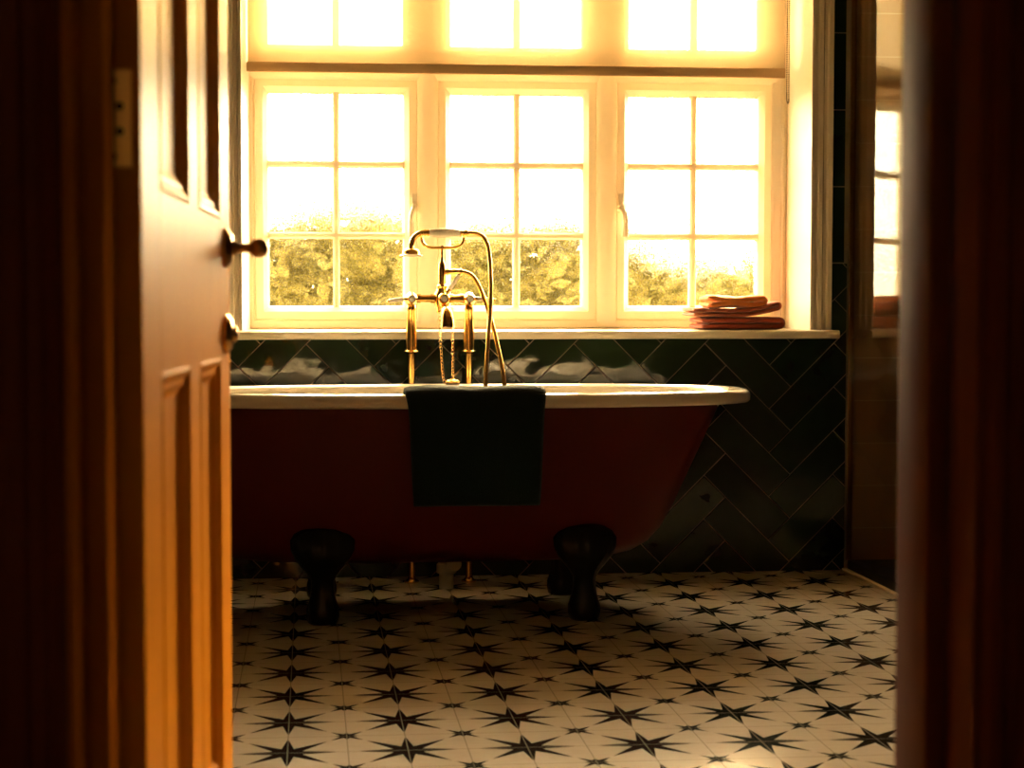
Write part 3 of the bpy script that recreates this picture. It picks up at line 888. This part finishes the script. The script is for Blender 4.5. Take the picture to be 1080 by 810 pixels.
hp = spline([(0.560, YT, 1.1225), (0.582, YT, 1.121), (0.604, YT - 0.005, 1.108), (0.617, YT - 0.012, 1.080), (0.621, YT - 0.030, 1.035), (0.621, YT - 0.060, 0.970), (0.616, YT - 0.095, 0.880), (0.603, YT - 0.140, 0.770),
             (0.592, YT - 0.185, 0.665), (0.588, YT - 0.215, 0.570), (0.595, YT - 0.235, 0.48), (0.618, YT - 0.242, 0.44), (0.642, YT - 0.235, 0.48), (0.650, YT - 0.215, 0.570), (0.648, YT - 0.185, 0.665), (0.636, YT - 0.140, 0.755),
             (0.618, YT - 0.085, 0.850), (0.596, YT - 0.035, 0.930), (0.572, YT - 0.008, 0.980), (0.548, YT, 0.996), (0.530, YT, 0.9985)], 14)
tube(bm, hp, [0.0067 + 0.0006 * (i % 2) for i in range(len(hp))], 10)
link('shower_hose', bm, M['old_brass'], hs, True, 60)

# bath plug on its chain
pg = thing('bath_plug', 'brass bath plug lying on the back rim, hung on a chain from the tap', 'plug', (0.491, 1.862, 0.648))
bm = bmesh.new()
lathe(bm, (0.491, 1.862, 0.6485), (0, 0, 1), [(0, 0.020), (0.004, 0.024), (0.008, 0.024), (0.010, 0.020), (0.012, 0.017), (0.014, 0.006), (0.018, 0.004)], 24)
link('plug', bm, M['brass'], pg, True, 45)
def chain(bm, path, pitch=0.0125):
    pts = [Vector(p) for p in path]
    L = [0]
    for i in range(1, len(pts)): L.append(L[-1] + (pts[i] - pts[i - 1]).length)
    n = int(L[-1] / pitch)
    for k in range(n):
        d = (k + 0.5) * L[-1] / n
        i = max(j for j in range(len(L)) if L[j] <= d); i = min(i, len(pts) - 2)
        t = (d - L[i]) / (L[i + 1] - L[i])
        c = pts[i].lerp(pts[i + 1], t); ax = (pts[i + 1] - pts[i]).normalized()
        sd = ax.cross(Vector((0, 1, 0)) if k % 2 else Vector((1, 0.2, 0))).normalized()
        if k % 2 == 0: sd = ax.cross(sd).normalized().lerp(sd, 0.3).normalized()
        ring = [c + ax * (0.0078 * math.cos(a)) + sd * (0.0040 * math.sin(a)) for a in [2 * PI * q / 10 for q in range(10)]]
        tube(bm, ring, 0.0010, 6, cyclic=True)
bm = bmesh.new()
chain(bm, spline([(XM - 0.008, YT - 0.026, 0.868), (XM - 0.009, YT - 0.045, 0.80), (XM - 0.008, YT - 0.090, 0.72), (XM - 0.007, YT - 0.140, 0.664), (XM - 0.003, YT - 0.156, 0.6505)], 6))
chain(bm, spline([(XM + 0.028, YT - 0.022, 0.890), (XM + 0.030, YT - 0.040, 0.82), (XM + 0.028, YT - 0.085, 0.735), (XM + 0.024, YT - 0.130, 0.685), (XM + 0.0205, YT - 0.155, 0.668)], 6))
link('plug_chain', bm, M['old_brass'], pg, True, 60)

# ---------------------------------------------------------------- cloth
def ribbon(bm, path, x_of, thick, nx, amp, seed, freq=9.0, axis='X'):
    """cloth sheet of real thickness following path (list of (p, q)); x_of(i/n, k/nx) gives the width coordinate"""
    n = len(path)
    P = [Vector((p, q)) for p, q in path]
    nor = []
    for i in range(n):
        t = (P[min(i + 1, n - 1)] - P[max(i - 1, 0)]).normalized()
        nor.append(Vector((-t.y, t.x)))
    def pt(i, k, s):
        f = k / nx
        edge = min(f, 1 - f) * nx
        th = thick * (0.55 if edge < 0.5 else (0.9 if edge < 1.5 else 1.0))
        if i in (0, n - 1): th *= 0.6
        w = x_of(i / (n - 1), f)
        a, b = P[i] + nor[i] * (s * th / 2)
        v = (w, a, b) if axis == 'X' else (a, w, b)
        nz = noise.noise(Vector((v[0] * freq + seed, v[1] * freq, v[2] * freq))) * amp
        nz2 = noise.noise(Vector((v[0] * freq * 4, v[1] * freq * 4 + seed, v[2] * freq * 4))) * amp * 0.3
        a += nor[i].x * (nz + nz2); b += nor[i].y * (nz + nz2)
        return (w, a, b) if axis == 'X' else (a, w, b)
    top = [[bm.verts.new(pt(i, k, 1)) for k in range(nx + 1)] for i in range(n)]
    bot = [[bm.verts.new(pt(i, k, -1)) for k in range(nx + 1)] for i in range(n)]
    for i in range(n - 1):
        for k in range(nx):
            bm.faces.new((top[i][k], top[i][k + 1], top[i + 1][k + 1], top[i + 1][k]))
            bm.faces.new((bot[i][k], bot[i + 1][k], bot[i + 1][k + 1], bot[i][k + 1]))
        bm.faces.new((top[i][0], top[i + 1][0], bot[i + 1][0], bot[i][0]))
        bm.faces.new((top[i][nx], bot[i][nx], bot[i + 1][nx], top[i + 1][nx]))
    for k in range(nx):
        bm.faces.new((top[0][k], bot[0][k], bot[0][k + 1], top[0][k + 1]))
        bm.faces.new((top[-1][k], top[-1][k + 1], bot[-1][k + 1], bot[-1][k]))

bm = bmesh.new()
path = [(v.x, v.y) for v in spline([Vector((1.335, 0.40)), Vector((1.322, 0.50)), Vector((1.310, 0.58)), Vector((1.300, 0.630)), Vector((1.282, 0.655)), Vector((1.250, 0.660)), Vector((1.222, 0.659)), Vector((1.196, 0.652)),
                                   Vector((1.183, 0.636)), Vector((1.179, 0.61)), Vector((1.181, 0.56)), Vector((1.186, 0.48)), Vector((1.190, 0.40)), Vector((1.192, 0.345))], 5)]
def tx(t, f):
    lo = 0.305 + 0.022 * max(0, t - 0.55) / 0.45
    hi = 0.688 - 0.016 * max(0, t - 0.55) / 0.45
    return lo + (hi - lo) * f
ribbon(bm, path, tx, 0.019, 40, 0.005, 3.0)
o = link('bath_towel', bm, M['green_towel'], None, True)
tag(o, 'dark green bath towel draped over the front rim of the bath', 'towel')

def fold_path(x0, x1, z0, gap, sag=0.0, lift=0.0):
    pts = []
    def zz(x, z): 
        f = (x - x0) / (x1 - x0)
        return z - sag * math.sin(PI * f) + lift * max(0, f - 0.6) / 0.4 * f
    for k in range(13):
        x = x0 + (x1 - gap / 2 - x0) * k / 12; pts.append((x, zz(x, z0)))
    for k in range(1, 6):
        a = -PI / 2 + PI * k / 6
        x = x1 - gap / 2 + gap / 2 * math.cos(a); pts.append((x, zz(x1 - gap / 2, z0 + gap / 2) + gap / 2 * math.sin(a)))
    for k in range(13):
        x = x1 - gap / 2 - (x1 - gap / 2 - x0) * k / 12; pts.append((x, zz(x, z0 + gap)))
    return pts
TY0, TY1 = 2.095, 2.285
def folded(name, mat, label, x0, x1, z0, gap, thick, seed, sag, lift, y0, y1, amp=0.002):
    bm = bmesh.new()
    ribbon(bm, fold_path(x0, x1, z0, gap, sag, lift), lambda t, f: y0 + (y1 - y0) * f, thick, 16, amp, seed, 14.0, axis='Y')
    o = link(name, bm, mat, None, True)
    tag(o, label, 'towel', 'folded towels on the window sill')
folded('hand_towel', M['rust'], 'rust red folded towel, lowest of the three on the window sill', 1.338, 1.612, 0.8215, 0.0205, 0.0205, 1.0, 0.0, 0.0, TY0, TY1, 0.0015)
folded('hand_towel', M['terracotta'], 'dark-edged terracotta folded towel in the middle of the sill stack, right corner lifted', 1.312, 1.602, 0.8620, 0.0150, 0.0145, 2.0, 0.003, 0.022, TY0 + 0.004, TY1 - 0.01, 0.002)
folded('face_cloth', M['orange'], 'small orange crumpled cloth on top of the towels on the sill', 1.362, 1.556, 0.8945, 0.0190, 0.0185, 5.0, 0.002, 0.0, TY0 + 0.012, TY1 - 0.04, 0.008)

# ---------------------------------------------------------------- roller blind
bl = thing('roller_blind', 'sheer cream roller blind lowered over the top lights of the window', 'blind', (0.769, 2.255, 1.66))
bm = bmesh.new()
nx = 40
x0, x1 = -0.151, 1.655
f1 = [[bm.verts.new((x0 + (x1 - x0) * k / nx, 2.255 + 0.0015 * math.sin(k * 0.9), z)) for k in range(nx + 1)] for z in (1.690, 1.9, 2.1, 2.33)]
for i in range(3):
    for k in range(nx): bm.faces.new((f1[i][k], f1[i][k + 1], f1[i + 1][k + 1], f1[i + 1][k]))
link('blind_fabric', bm, M['blind'], bl, True)
bm = bmesh.new(); box(bm, x0 - 0.004, x1 + 0.001, 2.250, 2.260, 1.660, 1.692, 0.003)
link('bottom_bar', bm, M['blind_bar'], bl, True, 40)
bm = bmesh.new(); tube(bm, [(x0 - 0.01, 2.275, 2.318), (1.680, 2.275, 2.318)], 0.018, 16)
link('roller', bm, M['trim'], bl, True, 40)
bm = bmesh.new()
for (xa, ya, z0, z1) in ((1.667, 2.272, 1.612, 2.315), (1.678, 2.284, 1.592, 2.315)):
    tube(bm, [(xa, ya, z0), (xa, ya, z1)], 0.0008, 6)
    n = int((z1 - z0) / 0.0075)
    for k in range(n):
        lathe(bm, (xa, ya, z0 + k * 0.0075), (0, 0, 1), [(0, 0.0005), (0.0008, 0.0018), (0.0022, 0.0024), (0.0036, 0.0018), (0.0044, 0.0005)], 6)
tube(bm, spline([(1.667, 2.272, 1.612), (1.668, 2.273, 1.590), (1.6725, 2.278, 1.578), (1.677, 2.283, 1.584), (1.678, 2.284, 1.592)], 4), 0.002, 6)
link('bead_chain', bm, M['chain_steel'], bl, True, 60)

# ---------------------------------------------------------------- shower screen and tray
tray = thing('shower_tray', 'low black shower tray at the foot of the glass screen', 'shower tray', (2.3, 1.5, 0))
bm = bmesh.new(); box(bm, 1.846, XR - 0.002, 1.0, YB - 0.012, 0.0005, 0.036, 0.004)
link('tray', bm, M['tray'], tray, True, 40)
bm = bmesh.new(); box(bm, 1.828, 1.8455, 0.98, YB - 0.008, 0.0005, 0.008, 0.002)
link('edge_strip', bm, M['pale_strip'], tray)
scr = thing('shower_screen', 'glass shower door with bronze wall profile standing ajar right of the bath', 'shower screen', (1.852, 1.6, 0.036))
bm = bmesh.new(); box(bm, -0.004, 0.004, -0.78, -0.004, 0.006, 2.01)
bmesh.ops.rotate(bm, verts=bm.verts, cent=(0, 0, 0), matrix=Matrix.Rotation(0.32, 3, 'Z'))
bmesh.ops.translate(bm, verts=bm.verts, vec=(1.842, YB - 0.022, 0.036))
link('glass_panel', bm, M['screen'], scr)
bm = bmesh.new(); box(bm, 1.838, 1.857, YB - 0.026, YB - 0.0108, 0.037, 2.06, 0.002)
link('wall_profile', bm, M['bronze'], scr, True, 40)

# ---------------------------------------------------------------- garden outside
bm = bmesh.new(); box(bm, -12, 14, 2.5, 24, -0.35, -0.2)
o = struct('ground_garden', bm, M['ground'], label='garden ground outside the window')
hg = thing('garden_hedge', 'uneven green garden hedge outside, seen through the frosted window panes', 'hedge', (1.4, 5.8, -0.2))
rnd = random.Random(21)
def hedge_top(x):
    return 1.28 + 0.46 * math.exp(-((x + 0.80) / 0.40) ** 2) + 0.12 * math.sin(1.7 * x + 0.4) + 0.07 * math.sin(4.3 * x + 1.0)
bm = bmesh.new()
for k in range(11):
    x = -1.9 + k * 0.66 + rnd.uniform(-.1, .1)
    tube(bm, spline([(x, 5.8, -0.2), (x + rnd.uniform(-.1, .1), 5.8 + rnd.uniform(-.1, .1), 0.5), (x + rnd.uniform(-.15, .15), 5.8 + rnd.uniform(-.15, .15), hedge_top(x) - 0.15)], 4), [0.03 - 0.002 * i for i in range(9)], 6)
link('stem', bm, M['bark'], hg, True)
bm = bmesh.new()
for k in range(26000):
    x = rnd.uniform(-2.1, 5.0)
    top = hedge_top(x)
    h = 1 - rnd.random() ** 0.9
    z = -0.15 + (top + 0.15) * h * rnd.uniform(0.94, 1.07)
    y = 5.8 + rnd.uniform(-1, 1) * 0.42 * (1 - 0.55 * max(0, h - 0.6) / 0.4)
    c = Vector((x, y, z))
    d = Vector((rnd.gauss(0, 1), rnd.gauss(0, 1), rnd.gauss(0, 0.6))).normalized()
    e = Matrix.Rotation(rnd.uniform(0, 2 * PI), 3, d) @ d.orthogonal().normalized()
    l = rnd.uniform(0.11, 0.19); w = l * 0.55
    f = d.cross(e) * 0.012
    bm.faces.new([bm.verts.new(c - d * l * 0.5), bm.verts.new(c + e * w * 0.5 + f), bm.verts.new(c + d * l * 0.5), bm.verts.new(c - e * w * 0.5 + f)])
link('foliage', bm, M['leaf'], hg)
